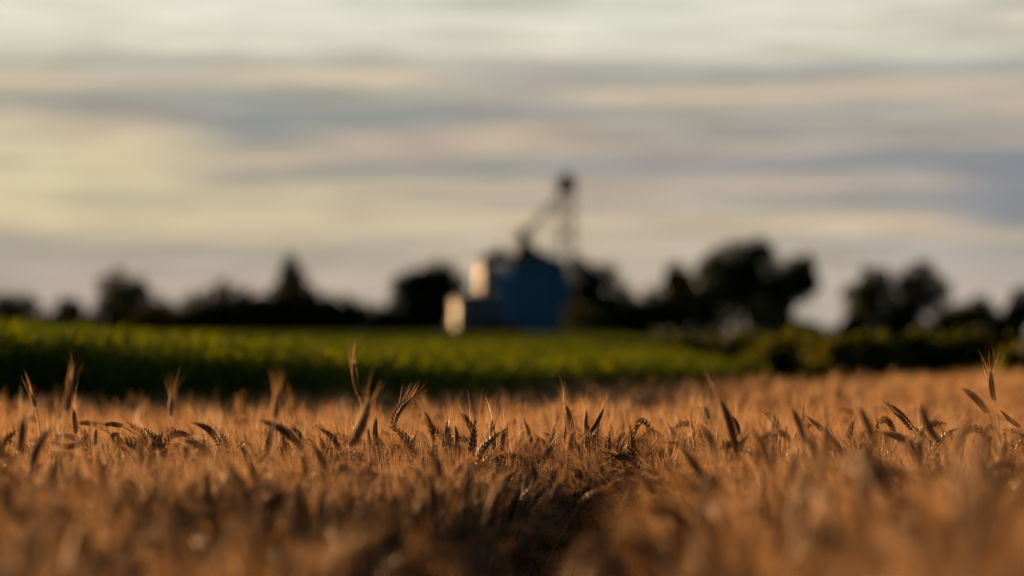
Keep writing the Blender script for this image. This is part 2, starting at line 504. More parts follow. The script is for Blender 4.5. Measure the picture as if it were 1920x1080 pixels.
# --- the ears that stand out, each its own plant:  base px,py  tip px,py  bulge  distance  label
S = 'wheat ear '
HEROES = [
 (736, 808, 771, 746, 9, 8.5, 'tall dark wheat ear curving right with long golden awns, sharpest of the field', dict(awn_len=0.045, n_awn=20, spread=0.5, up_bias=0.55)),
 (767, 880, 739, 835, -9, 8.4, 'sharp dark wheat ear nodding left just below the tall curved sharp ear', {}),
 (748, 885, 722, 842, -5, 8.6, 'thin brown wheat ear leaning left beside the nodding ear under the tall curved one', {}),
 (889, 817, 866, 776, -3, 8.5, 'sharp dark wheat ear leaning left on its own above the middle of the field', {}),
 (925, 842, 923, 789, 0, 8.5, 'straight upright dark ear, left of a pair of sharp ears near the middle', {}),
 (940, 846, 945, 804, 1, 8.6, 'shorter upright ear just right of a straight dark upright ear near the middle', {}),
 (842, 843, 839, 794, 1, 8.4, 'taller of two close brown upright ears right of the curved sharp ear', {}),
 (855, 838, 853, 800, -2, 8.5, 'shorter of two close brown upright ears right of the curved sharp ear', {}),
 (1069, 868, 1072, 812, 1, 8.5, 'thick dark upright wheat ear standing alone below the forked pair', {}),
 (1101, 838, 1099, 772, 1, 8.9, 'upright ear of the forked pair of wheat ears right of the middle', {}),
 (1106, 812, 1130, 768, -2, 8.9, 'right-leaning ear of the forked pair of wheat ears right of the middle', {}),
 (1104, 876, 1080, 830, 2, 8.4, 'slim ear leaning left between the thick upright ear and the forked pair', {}),
 (1055, 855, 1061, 800, -3, 8.9, 'soft brown upright ear left of the thick dark upright ear', {}),
 (998, 835, 984, 790, 0, 9.1, 'slightly blurred slender ear leaning left, right of the straight upright pair', {}),
 (1030, 830, 1040, 798, -2, 8.8, 'pale thin wheat ear leaning right above a knot of dark ears', {}),
 (1014, 868, 1034, 836, -2, 8.4, 'ragged dark ear leaning right over the middle of the field', {}),
 (1143, 905, 1119, 866, -3, 8.3, 'dark ear leaning left at the upper edge of the dark gap', {}),
 (1175, 893, 1163, 863, -2, 8.4, 'grey ear leaning left, left arm of a low V above the dark gap', {}),
 (1184, 895, 1206, 868, 2, 8.4, 'dark ear leaning right, right arm of a low V above the dark gap', {}),
 (706, 835, 705, 784, 2, 8.6, 'narrow upright reddish ear left of the tall curved sharp ear', {}),
 (690, 845, 691, 806, 0, 8.8, 'small greyish upright ear between the blurred stalk and the tall curved sharp ear', {}),
 (966, 885, 962, 850, 0, 8.4, 'stubby dark ear deep among straw in the middle of the field', {}),
 (1066, 905, 1060, 862, 2, 8.2, 'dark ear at the top left edge of the dark gap', {}),
 (1864, 752, 1858, 698, 2, 8.8, 'tall lone wheat ear with awns fanned like a crown at the right side', dict(awn_len=0.062, n_awn=22, spread=0.75)),
 (66, 762, 59, 737, 0, 8.2, 'thin wheat ear with long spiky awns against the green crop at the far left', dict(awn_len=0.05, n_awn=9, spread=0.5, up_bias=0.3)),
 (124, 770, 134, 712, 0, 7.2, 'tall soft bristly ear rising into the green crop at the left', dict(awn_len=0.05, n_awn=24, spread=0.5)),
 (674, 742, 663, 680, 2, 7.6, 'tall blurred reddish ear standing highest left of the curved sharp ear', dict(awn_len=0.055)),
 (655, 838, 692, 752, -5, 7.0, 'blurred thick ear leaning right below the tallest reddish ear', dict(awn_len=0.055)),
 (635, 842, 602, 805, -5, 8.2, 'dark ear nodding left, at the left of the blurred thick leaning stalk', {}),
 (568, 828, 549, 803, -3, 8.5, 'small ear leaning left with two ears of the same lean to its right', {}),
 (523, 860, 529, 818, -2, 8.3, 'brown upright ear under the pale leaning blurred ear', {}),
 (570, 846, 495, 790, -8, 7.2, 'long pale blurred ear leaning far left in the left half of the field', dict(awn_len=0.055)),
 (410, 835, 366, 794, -9, 8.0, 'arched brown ear bowing left above a short dark blurred one', {}),
 (400, 858, 346, 826, -6, 7.3, 'short fat dark blurred ear bowing left in the left half', dict(awn_len=0.055)),
 (180, 797, 148, 793, -2, 8.0, 'dark ear lying level, left one of a level pair at the left', {}),
 (229, 799, 197, 796, -2, 8.2, 'dark ear lying level, right one of a level pair at the left', {}),
 (143, 812, 138, 770, 0, 7.8, 'short dark upright ear behind the level pair at the left', {}),
 (165, 812, 106, 832, 14, 7.4, 'pale grey ear arched like a bridge at the left', dict(awn_len=0.04)),
 (38, 850, 44, 788, 0, 6.8, 'blurred dark upright ear near the left edge of the field', dict(awn_len=0.055)),
 (62, 890, 95, 805, 10, 6.2, 'blurred dark looped ear curling at the left edge', dict(awn_len=0.055)),
 (178, 835, 180, 806, 0, 7.6, 'small dark blurred stub of an ear under the level pair', dict(awn_len=0.055)),
 (266, 872, 262, 818, 0, 7.0, 'dark blurred upright ear in the left third, taller of two', dict(awn_len=0.055)),
 (283, 950, 296, 876, -2, 5.8, 'near black blurred upright ear low in the left third', dict(awn_len=0.02)),
 (818, 962, 807, 890, 1, 6.4, 'blurred dark ear leaning left, left of two below the middle', dict(awn_len=0.02)),
 (868, 940, 882, 868, -2, 6.4, 'blurred brown upright ear, right of two below the middle', dict(awn_len=0.02)),
 (735, 945, 732, 890, 0, 6.8, 'blurred slim dark ear below the nodding sharp ear', dict(awn_len=0.02)),
 (915, 960, 935, 905, -2, 6.0, 'blurred greyish ear leaning right beside the dark gap', dict(awn_len=0.02)),
 (1332, 925, 1282, 845, -4, 6.6, 'long blurred dark ear leaning left at the right rim of the gap', dict(awn_len=0.055)),
 (1345, 870, 1318, 800, -4, 7.2, 'blurred ear leaning left, leftmost tall one of the right half', dict(awn_len=0.055)),
 (1370, 868, 1400, 820, 2, 7.4, 'brown blurred ear leaning right crossing a thin stem in the right half', dict(awn_len=0.055)),
 (1446, 888, 1416, 812, -3, 6.6, 'blue grey blurred thick ear leaning left in the right half', dict(awn_len=0.055)),
 (1385, 815, 1373, 782, -2, 8.0, 'small grey ear standing behind the crossing blurred ears', {}),
 (1328, 785, 1322, 764, 0, 9.4, 'tiny bluish ear standing out above the far right wheat', {}),
 (1512, 832, 1487, 770, -2, 7.2, 'blurred dark ear leaning left above the middle of the right half', dict(awn_len=0.055)),
 (1578, 845, 1518, 785, -2, 7.8, 'long slim sharp tipped ear leaning left in the right half', dict(awn_len=0.055)),
 (1478, 920, 1492, 850, 0, 6.2, 'upright blurred brown ear below the slim leaning one in the right half', dict(awn_len=0.055)),
 (1710, 805, 1663, 757, -3, 8.2, 'ragged dark ear leaning left with awn stubs, in the right quarter', {}),
 (1722, 845, 1655, 812, -7, 7.5, 'pale bowed blurred ear under the ragged leaning ear', dict(awn_len=0.055)),
 (1640, 835, 1612, 765, -2, 6.6, 'broad brown blurred ear standing left of the ragged leaning ear', dict(awn_len=0.055)),
 (1762, 830, 1726, 760, 6, 7.0, 'blurred ear curving left, right of the ragged leaning ear', dict(awn_len=0.055)),
 (1852, 775, 1808, 730, -3, 7.6, 'blurred bristly ear leaning left just left of the crowned tall ear', dict(awn_len=0.055)),
 (1790, 860, 1822, 780, 4, 5.8, 'large blurred ear leaning right below the crowned tall ear', dict(awn_len=0.02)),
 (1912, 800, 1878, 772, 2, 8.2, 'crooked ear with bright husk at the right edge of the field', {}),
 (1545, 940, 1665, 880, 16, 5.2, 'very blurred bluish arched ear in the lower right', dict(awn_len=0.055)),
 (1139, 937, 1207, 900, 3, 8.0, 'long grey lit ear lying slanted over the dark gap', dict(awn_len=0.06)),
 (1085, 930, 1170, 905, 4, 8.1, 'dark ear slanting right behind the long grey slanted ear', dict(awn_len=0.05)),
 (1062, 1000, 1122, 962, 5, 7.8, 'pale brown awned ear fallen across the dark gap', dict(awn_len=0.11, n_awn=30, spread=0.2)),
 (1000, 1020, 1072, 960, 4, 7.9, 'dark fallen ear left of the pale one in the gap', dict(awn_len=0.06)),
 (925, 1015, 990, 992, 4, 7.4, 'greyish ear sloping right at the bottom of the gap', dict(awn_len=0.07)),
 (1198, 1062, 1168, 1030, -3, 7.9, 'small grey ear drooping low at the bottom of the gap', {}),
 (1192, 800, 1180, 835, 0, 9.6, 'blurred brown ear far behind, right of the forked pair', {}),
 (1222, 832, 1212, 792, 0, 9.8, 'blurred grey ear behind, beside a leaning one right of the forked pair', {}),
 (1235, 850, 1256, 815, -1, 9.4, 'faint ear leaning right behind the low V', {}),
 (515, 785, 520, 735, 0, 6.4, 'soft blurred ear rising into the green edge between left side and middle', dict(awn_len=0.05)),
 (320, 780, 321, 740, 0, 10.2, 'faint blurred bristly ear standing against the green at the left', dict(awn_len=0.07)),
]
# keep a fan-out: the head that points down hangs from a bent stem
for hi_, (bx, by, tx, ty, bulge, d, lab, kw) in enumerate(HEROES):
    r2 = random.Random(100+hi_)
    B = at(bx, by, d); T = at(tx, ty, d + r2.uniform(-0.012, 0.012))
    dirv = (T-B)
    lft = Vector((-dirv.z, 0, dirv.x)).normalized()
    Mid = (B+T)*0.5 + lft*(bulge/FPX*d) 
    if ty > by and abs(tx-bx) < 30:
        pass
    G = Vector((B.x - dirv.x*r2.uniform(0.4, 1.6) + r2.uniform(-0.03, 0.03), d + r2.uniform(-0.05, 0.05), 0))
    th = empty('wheat_plant', G, lab, 'wheat plant', 'wheat ears standing out from the field')
    args = dict(awn_len=0.055, n_awn=20, awn_w=0.0009, spread=0.5, face=r2.uniform(0, 3.14), fat=1.02 if d > 7.3 else 1.3)
    args.update(kw)
    st, ea, aw, lv = build_wheat(Vector((0, 0, 0)), B-G, Mid-G, T-G, r2, fine=True, leaves=2 if d < 8 else 1, **args)
    link('stem', st.mesh('stem', M_STEM, True), th)
    eo = link('ear', ea.mesh('ear', M_EAR, True), th)
    link('awns', aw.mesh('awns', M_AWN), eo)
    for l in lv:
        link('leaf', l.mesh('leaf', M_DRY, True), th)

# --- where wheat stands and how high
def smooth(a, b, x):
    t = np.clip((x-a)/(b-a), 0, 1)
    return t*t*(3-2*t)

def wheat_far(px):
    return np.interp(px, [-600, 0, 400, 800, 1300, 1900, 2600], [14.4, 15.0, 15.6, 16.4, 21.0, 24.9, 28])

def wheat_points(n_try, y0, y1, dens_fn, seed):
    r = np.random.default_rng(seed)
    y = np.sqrt(r.uniform(y0*y0, y1*y1, n_try))
    half = 0.134*y + 1.0
    x = r.uniform(-1, 1, n_try)*half
    px = 960 + x/y*FPX
    keep = r.uniform(0, 1, n_try) < dens_fn(px, y)
    keep &= y < wheat_far(px) + r.normal(0, 0.15, n_try)
    return x[keep], y[keep], px[keep]

def density(px, y):
    d = np.ones_like(y)
    # the dark gap just left of the middle of the foreground, a wheel track running away
    edge = 7.75 + 0.15*np.sin(px*0.031) + 0.1*np.sin(px*0.083)
    gap = smooth(880, 950, px)*(1-smooth(1310 + 70*(y < 5.6), 1360 + 70*(y < 5.6), px))*(y < edge)
    d *= 1-gap*np.where(y > 7.0, 0.85, 1.0)
    thin = smooth(480, 640, px)*(1-smooth(900, 980, px))*(y < 6.4)
    d *= 1-0.9*thin
    d *= 1-0.35*(1-smooth(400, 600, px))*(y < 5.4)
    return d

def height(px, x, y):
    n = np.array([mnoise.noise(Vector((a*1.3, b*1.1, 0.3))) for a, b in zip(x, y)])
    n2 = np.array([mnoise.noise(Vector((a*5, b*3, 4.3))) for a, b in zip(x, y)])
    h = 0.806 + 0.032*n + 0.022*n2
    n3 = np.array([mnoise.noise(Vector((a*2.6+7, b*1.5, 9.3))) for a, b in zip(x, y)])
    h = h + 0.055*n3*(1-smooth(6, 8.5, y))
    h = h + 0.04*smooth(1250, 1500, px)*(1-smooth(4.8, 6, y))
    h = h - 0.018*smooth(10, 14, y)
    h = h - 0.16*smooth(905, 985, px)*(1-smooth(1290, 1350, px))*(1-smooth(7.45, 7.9, y))
    h = h - 0.03*smooth(560, 760, px)*(1-smooth(1200, 1260, px))*(1-smooth(7.2, 8.6, y))
    return h

# nearest plants as individuals
NIND = 225
x, y, px = wheat_points(3600, 3.4, 5.6, density, 5)
inside = (px > -60) & (px < 1980)
order = np.argsort(np.where(inside, y, 99))[:NIND]
hs = height(px, x, y)
ind_max = float(y[order].max())
protos = []
for i in range(12):
    st, ea, aw, lv = proto_geom(i, random.Random(300+i), True, 0.0006, 12)
    protos.append((st.mesh('stem', M_STEM, True), ea.mesh('ear', M_EAR, True), aw.mesh('awns', M_AWN), [l.mesh('leaf', M_DRY, True) for l in lv]))
for n, k in enumerate(order):
    pm = protos[n % 12]
    th = empty('wheat_plant', (float(x[k]), float(y[k]), 0), 'ripe golden wheat plant blurred in the near foreground of the field', 'wheat plant', 'blurred wheat plants in the near foreground')
    th.rotation_euler = (rnd.gauss(0, 0.07), -abs(rnd.gauss(0.02, 0.08)), rnd.uniform(0, 6.28) if rnd.random() < 0.5 else rnd.gauss(0, 0.5))
    s = float(hs[k])/0.82*rnd.gauss(1, 0.025)*(rnd.uniform(1.05, 1.13) if rnd.random() < 0.22 else 1)
    th.scale = (1, 1, s)
    link('stem', pm[0], th)
    eo = link('ear', pm[1], th)
    link('awns', pm[2], eo)
    for l in pm[3]:
        link('leaf', l, th)
taken = set(int(k) for k in order)

# all the rest: one field of instanced stalks
def scatter(name, pts, rots, scls, idx, protos_meshes, label=None, cat=None):
    src = bpy.data.collections.new(name + '_kinds')
    for i, me in enumerate(protos_meshes):
        o = bpy.data.objects.new('%s_kind_%02d' % (name, i), me)
        src.objects.link(o)
    me = bpy.data.meshes.new(name)
    me.vertices.add(len(pts))
    me.vertices.foreach_set('co', np.asarray(pts, dtype=np.float32).ravel())
    for an, arr in (('rot', rots), ('scl', scls)):
        a = me.attributes.new(an, 'FLOAT_VECTOR', 'POINT')
        a.data.foreach_set('vector', np.asarray(arr, dtype=np.float32).ravel())
    a = me.attributes.new('idx', 'INT', 'POINT')
    a.data.foreach_set('value', np.asarray(idx, dtype=np.int32))
    me.update()
    ob = link(name, me)
    ob['kind'] = 'stuff'
    if label: ob['label'] = label; ob['category'] = cat
    ng = bpy.data.node_groups.new(name, 'GeometryNodeTree')
    ng.interface.new_socket('Geometry', in_out='INPUT', socket_type='NodeSocketGeometry')
    ng.interface.new_socket('Geometry', in_out='OUTPUT', socket_type='NodeSocketGeometry')
    N = ng.nodes; L = ng.links
    gi = N.new('NodeGroupInput'); go = N.new('NodeGroupOutput')
    ci = N.new('GeometryNodeCollectionInfo')
    ci.inputs['Collection'].default_value = src
    ci.inputs['Separate Children'].default_value = True
    ci.inputs['Reset Children'].default_value = True
    ip = N.new('GeometryNodeInstanceOnPoints')
    ip.inputs['Pick Instance'].default_value = True
    def attr(nm, dt):
        n = N.new('GeometryNodeInputNamedAttribute'); n.data_type = dt
        n.inputs['Name'].default_value = nm
        return n.outputs[0]
    L.new(gi.outputs[0], ip.inputs['Points'])
    L.new(ci.outputs[0], ip.inputs['Instance'])
    L.new(attr('idx', 'INT'), ip.inputs['Instance Index'])
    L.new(attr('rot', 'FLOAT_VECTOR'), ip.inputs['Rotation'])
    L.new(attr('scl', 'FLOAT_VECTOR'), ip.inputs['Scale'])
    L.new(ip.outputs[0], go.inputs[0])
    md = ob.modifiers.new('scatter', 'NODES')
    md.node_group = ng
    return ob

def merged_proto(i, seed, awn_w, n_awn, fat=1.3):
    st, ea, aw, lv = proto_geom(i, random.Random(seed), False, awn_w, n_awn, fat)
    V = []; F = []; MI = []
    for mi, mb in enumerate([st, ea, aw] + lv):
        b = len(V); V += mb.v; F += [tuple(b+q for q in f) for f in mb.f]; MI += [min(mi, 3)]*len(mb.f)
    me = bpy.data.meshes.new('wheat_kind')
    me.from_pydata(V, [], F)
    for m in (M_STEM, M_EAR, M_AWN, M_DRY): me.materials.append(m)
    me.polygons.foreach_set('material_index', MI)
    me.update()
    return me

WK = [merged_proto(i, 500+i, 0.0007, 13) for i in range(12)] + [merged_proto(i, 600+i, 0.0008, 16) for i in range(12)] + [merged_proto(i, 700+i, 0.0011, 28, 1.0) for i in range(12)]
rest = [k for k in range(len(x)) if k not in taken]
xs = [x[rest]]; ys = [y[rest]]; ps = [px[rest]]
for (n_try, a, b, sd_) in ((1300, 2.3, 3.4, 6), (14000, 5.6, 10.0, 7), (28000, 10.0, 30.0, 8)):
    xx, yy, pp = wheat_points(n_try, a, b, density, sd_)
    xs.append(xx); ys.append(yy); ps.append(pp)
wx = np.concatenate(xs); wy = np.concatenate(ys); wp = np.concatenate(ps)
wh = height(wp, wx, wy)
n = len(wx)
rr = np.random.default_rng(3)
sz = wh/0.82*rr.normal(1, 0.03, n)*np.where((rr.uniform(0, 1, n) < np.where(wp > 1250, 0.065, 0.032)) & (wy > 5.6) & (wy < 9.3) & ((wp < 680) | (wp > 820)), rr.uniform(1.04, 1.11, n), 1.0)
scl = np.stack([np.ones(n), np.ones(n), sz], 1)
rot = np.stack([rr.normal(0, 0.07, n), -np.abs(rr.normal(0.02, 0.08, n)), np.where(rr.uniform(0, 1, n) < 0.5, rr.uniform(0, 6.28, n), rr.normal(0, 0.5, n))], 1)
scatter('wheat_field', np.stack([wx, wy, np.zeros(n)], 1), rot, scl, np.where(wy < 7.2, 0, np.where(wy < 9.6, 12, 24)) + rr.integers(0, 12, n), WK,
        'dense field of ripe golden wheat lit by the low sun', 'wheat')

# ------------------------------------------------------------ green crop beyond the wheat
def crop_clump(seed, r, h, nb, w, L):
    rd = random.Random(seed)
    mb = MB()
    for i in range(nb):
        a = rd.uniform(0, 6.28); q = r*math.sqrt(rd.random())
        p = Vector((q*math.cos(a), q*math.sin(a), 0))
        b = rd.uniform(0, 6.28)
        out = Vector((math.cos(b), math.sin(b), 0))
        z0 = h*rd.uniform(0.25, 0.9)
        ll = L*rd.uniform(0.6, 1.1)
        p = p + Vector((0, 0, z0))
        rise = min(1.0, (h*rd.uniform(0.95, 1.04)-z0)/ (ll*0.55))
        side = Vector((-out.y, out.x, rd.uniform(-0.3, 0.3))).normalized()
        n0 = len(mb.v); ns = 5
        for j in range(ns+1):
            t = j/ns
            pt = p + out*ll*0.75*t + Vector((0, 0, ll*(2.0*t*0.85 - 1.55*t*t)*rise))
            ww = w*(1-t)**0.6*(0.4+0.6*min(1, 4*t)) + 0.001
            mb.v.append(tuple(pt-side*ww)); mb.v.append(tuple(pt+side*ww))
        for j in range(ns):
            mb.f.append((n0+2*j, n0+2*j+1, n0+2*j+3, n0+2*j+2))
    # stalks
    for i in range(max(3, nb//8)):
        a = rd.uniform(0, 6.28); q = r*math.sqrt(rd.random())
        p = Vector((q*math.cos(a), q*math.sin(a), 0))
        mb.tube([p, p+Vector((rd.gauss(0, .02), rd.gauss(0, .02), h*0.9))], [w*0.4, w*0.15], 4, False)
    return mb.mesh('crop_kind', M_CROP)

CK = [crop_clump(800+i, 0.32, 1.0, 210, 0.0065, 0.26) for i in range(8)]

def crop_h(px, d):
    front = np.interp(px, [-400, 0, 200, 500, 800, 1250, 1900], [1.17, 1.14, 1.10, 1.045, 1.0, 0.94, 0.86])
    back = np.interp(px, [-400, 0, 200, 500, 800, 1250, 1900], [1.15, 1.13, 1.10, 1.04, 1.00, 0.98, 0.96])
    t = smooth(17, 40, d)
    return front*(1-t) + back*t

cx = []; cy = []; cs = []
r = np.random.default_rng(21)
def crop_band(n_try, d0, d1, s, margin):
    d = np.sqrt(r.uniform(d0*d0, d1*d1, n_try))
    xx = r.uniform(-1, 1, n_try)*(0.134*d + margin)
    p = 960 + xx/d*FPX
    near = wheat_far(p) + 0.35
    right = 1.2 + (d-23)*0.021 + 0.12*np.sin(d*1.7)
    k = (d > near) & (xx < right)
    cx.append(xx[k]); cy.append(d[k]); cs.append(np.full(k.sum(), s))
crop_band(9000, 14.5, 45, 0.8, 2.5)
crop_band(6000, 45, 130, 2.0, 5)
crop_band(7000, 130, 400, 4.0, 15)
cx = np.concatenate(cx); cy = np.concatenate(cy); cs = np.concatenate(cs)
cp = 960 + cx/cy*FPX
n = len(cx)
hh = crop_h(cp, cy)*r.normal(1, 0.014, n)
scl = np.stack([cs, cs, hh], 1)
rot = np.stack([np.zeros(n), np.zeros(n), r.uniform(0, 6.28, n)], 1)
scatter('green_crop', np.stack([cx, cy, np.zeros(n)], 1), rot, scl, r.integers(0, 8, n), CK,
        'tall green leafy crop growing in a block behind the wheat', 'crop')

# ------------------------------------------------------------ foliage things
def crown_mesh(blobs, n, leaf, seed, mat, gap=0.35, yscale=0.8):
    """blobs: (x, z, rx, rz) or (x, y, z, rx, ry, rz); leaf-clump faces spread through the blobs' volume, thinned by noise"""
    rd = np.random.default_rng(seed)
    B = []
    for b in blobs:
        if len(b) == 4:
            B.append((b[0], 0, b[1], b[2], b[2]*yscale, b[3]))
        else:
            B.append(b)
    vol = np.array([b[3]*b[5] for b in B]); vol = vol/vol.sum()
    V = []; F = []
    for b, fr in zip(B, vol):
        k = max(30, int(n*fr))
        d = rd.normal(size=(k, 3)); d /= np.linalg.norm(d, axis=1)[:, None]
        q = rd.uniform(0, 1, k)**0.4
        q = q*(1 + rd.normal(0, 0.07, k))
        P = d*q[:, None]*np.array([b[3], b[4], b[5]]) + np.array([b[0], b[1], b[2]])
        sc = 1.2/max(0.2, min(b[3], b[5]))
        for p in P:
            if mnoise.noise(Vector((p[0]*sc+seed, p[1]*sc, p[2]*sc))) < -gap:
                continue
            if p[2] < 0.02: continue
            a = Vector(rd.normal(size=3)).normalized()
            c = a.cross(Vector(rd.normal(size=3))).normalized()
            s = leaf*rd.uniform(0.5, 1.2)
            e = a.cross(c)
            pv = Vector(p)
            m = len(V)
            # a small bent leaf clump: two triangles folded along the middle
            V.extend([tuple(pv - a*s), tuple(pv + c*s*0.6 + e*s*0.25), tuple(pv + a*s), tuple(pv - c*s*0.6 + e*s*0.25)])
            F.append((m, m+1, m+2)); F.append((m, m+2, m+3))
    me = bpy.data.meshes.new('crown')
    me.from_pydata(V, [], F)
    me.materials.append(mat)
    me.update()
    return me

def trunk_mesh(h, r0, blobs, seed):
    rd = random.Random(seed)
    mb = MB()
    pts = [Vector((0.1*rd.gauss(0, r0*2)*i, 0.1*rd.gauss(0, r0*2)*i, h*i/5)) for i in range(6)]
    pts[0] = Vector((0, 0, -0.15))
    mb.tube(pts, [r0*(1.25-0.18*i) for i in range(6)], 8)
    for b in blobs:
        bx_, bz_ = (b[0], b[1]) if len(b) == 4 else (b[0], b[2])
        rz_ = b[3] if len(b) == 4 else b[5]
        for k in range(3):
            s = pts[rd.choice([2, 3, 4])]
            e = Vector((bx_ + rd.gauss(0, 0.3)*rz_, rd.gauss(0, 0.3)*rz_, bz_ + rd.uniform(-0.2, 0.5)*rz_))
            m_ = (s+e)*0.5 + Vector((0, 0, 0.12*(e-s).length))
            mb.tube([s, m_, e], [r0*0.45, r0*0.28, r0*0.06], 5, False)
    return mb.mesh('trunk', M_BARK, True)

def tree(name, d, blobs_px, base_px, label, cat, mat=None, n=1500, leaf=0.32, seed=0, group=None, trunk=True, gap=0.35, r0=0.22, ysc=0.8, grow=1.1):
    """blobs_px: (column, row, half width, half height) as they measure at distance d"""
    k = d/FPX
    bx0 = (base_px-960)*k
    blobs = [((c-base_px)*k, CAMZ + (HOR-rw)*k, (hw*grow+2)*k, (hh_*grow+2)*k) for c, rw, hw, hh_ in blobs_px]
    rq = random.Random(seed*7+4)
    extra = []
    for b in blobs:
        for q in range(4):
            a = rq.uniform(-0.3, math.pi+0.3); f = rq.uniform(0.75, 1.0); z = rq.uniform(0.22, 0.42)
            extra.append((b[0]+math.cos(a)*b[2]*f, b[1]+math.sin(a)*b[3]*f, b[2]*z, b[3]*z*rq.uniform(0.9, 1.4)))
    blobs = blobs + extra
    e = empty(name, (bx0, d, 0), label, cat, group)
    link('crown', crown_mesh(blobs, n, leaf, seed, mat or M_TREE, gap, ysc), e)
    if trunk:
        top = max(b[1] for b in blobs)
        link('trunk', trunk_mesh(top*0.75, r0, blobs, seed), e)
    return e

TG = 'dark trees along the horizon'
D = 430
T_ = [
 ('tree', 425, [(18, 590, 44, 34), (40, 600, 34, 24), (-10, 585, 35, 30)], 15, 'low dark tree cut by the left edge of the photo', 'tree', 900),
 ('tree', 440, [(130, 597, 22, 24), (128, 580, 10, 14)], 130, 'small pointed dark tree, first one in from the left edge tree', 'tree', 500),
 ('tree', 420, [(225, 560, 34, 38), (245, 578, 46, 40), (212, 595, 34, 34)], 226, 'round dark tree, tallest of the left quarter', 'tree', 1500),
 ('tree', 436, [(315, 602, 30, 26), (290, 600, 28, 24)], 305, 'low dark tree right of the round tree of the left quarter', 'tree', 600),
 ('tree', 428, [(372, 580, 18, 26), (372, 606, 26, 24)], 372, 'small dark tree left of the two-humped middle left trees', 'tree', 500),
 ('tree', 431.5, [(430, 572, 26, 32), (425, 600, 36, 26)], 428, 'rounded dark tree between the round left tree and the pointed conifer', 'tree', 900),
 ('tree', 432, [(488, 590, 26, 26), (480, 580, 14, 22)], 486, 'short dark tree touching the left side of the pointed conifer', 'tree', 600),
 ('tree', 429, [(605, 596, 22, 24), (590, 575, 16, 22)], 598, 'dark tree touching the right side of the pointed conifer', 'tree', 600),
 ('tree', 426, [(645, 580, 13, 22), (645, 603, 24, 20)], 645, 'thin sparse tree between the pointed conifer and the round tree by the silos', 'tree', 300),
 ('tree', 421.6, [(815, 545, 50, 42), (788, 570, 52, 46), (832, 543, 42, 40), (800, 535, 36, 34), (775, 562, 40, 42), (755, 590, 36, 30), (838, 575, 34, 44)], 826, 'broad round dark tree directly left of the silos', 'tree', 2800),
 ('tree', 424, [(1118, 545, 34, 48), (1142, 560, 38, 42), (1088, 550, 30, 50), (1080, 585, 28, 50), (1168, 585, 30, 34)], 1120, 'dark tree directly right of the blue silo', 'tree', 2000),
 ('tree', 433, [(1222, 578, 24, 32), (1210, 598, 30, 24)], 1220, 'short dark tree in the dip right of the tree beside the blue silo', 'tree', 700),
 ('tree', 425, [(1274, 535, 22, 38), (1270, 570, 44, 44)], 1272, 'narrow topped dark tree left of the largest tree', 'tree', 1300),
 ('tree', 421, [(1385, 495, 50, 42), (1345, 540, 42, 50), (1420, 520, 50, 50), (1380, 570, 75, 52)], 1385, 'largest and tallest dark tree of the horizon, right of the silos', 'tree', 4200),
 ('tree', 436, [(1500, 510, 24, 28), (1508, 540, 24, 26), (1480, 530, 26, 34), (1465, 560, 26, 26)], 1478, 'dark tree overhanging a bright gap right of the largest tree', 'tree', 1500),
 ('tree', 424, [(1640, 528, 26, 24), (1628, 550, 34, 24), (1640, 585, 40, 40), (1612, 580, 28, 30)], 1640, 'dark tree with a stepped crown, left of the sparse pair at the right', 'tree', 1500),
 ('tree', 430, [(1722, 525, 42, 26), (1745, 545, 24, 30), (1700, 570, 30, 42), (1690, 540, 22, 22), (1762, 562, 22, 26), (1715, 590, 30, 26)], 1705, 'tree with a broad sparse crown and light holes at the right', 'tree', 1500),
 ('tree', 438, [(1820, 590, 42, 24), (1845, 602, 36, 22), (1790, 602, 34, 22)], 1820, 'low domed dark tree near the right edge', 'tree', 1000),
 ('tree', 426, [(1925, 575, 34, 34), (1905, 600, 24, 24)], 1920, 'dark tree cut by the right edge of the photo', 'tree', 800),
]
for i, (nm, d, bl, bp, lab, cat, nn) in enumerate(T_):
    tree(nm, d, bl, bp, lab, cat, n=nn*3, leaf=0.26, seed=40+i, group=TG, grow=1.25 if i < 9 else 1.1, ysc=0.45 if i in (9, 10) else 0.8, gap=0.25 if i in (8, 16) else 0.5)
# pointed conifer
d = 428; k = d/FPX
cb = [((545-547)*k, CAMZ+(HOR-497)*k, 16*k, 22*k), (0, CAMZ+(HOR-520)*k, 29*k, 24*k), (0, CAMZ+(HOR-548)*k, 46*k, 24*k), (0, CAMZ+(HOR-575)*k, 48*k, 26*k), (0.2, CAMZ+(HOR-603)*k, 56*k, 26*k)]
e = empty('conifer', ((547-960)*k, d, 0), 'tall pointed dark conifer rising above the left tree line', 'tree', TG)
link('crown', crown_mesh(cb, 6500, 0.24, 77, M_CONI, 0.3), e)
link('trunk', trunk_mesh(6.5, 0.2, [], 5), e)

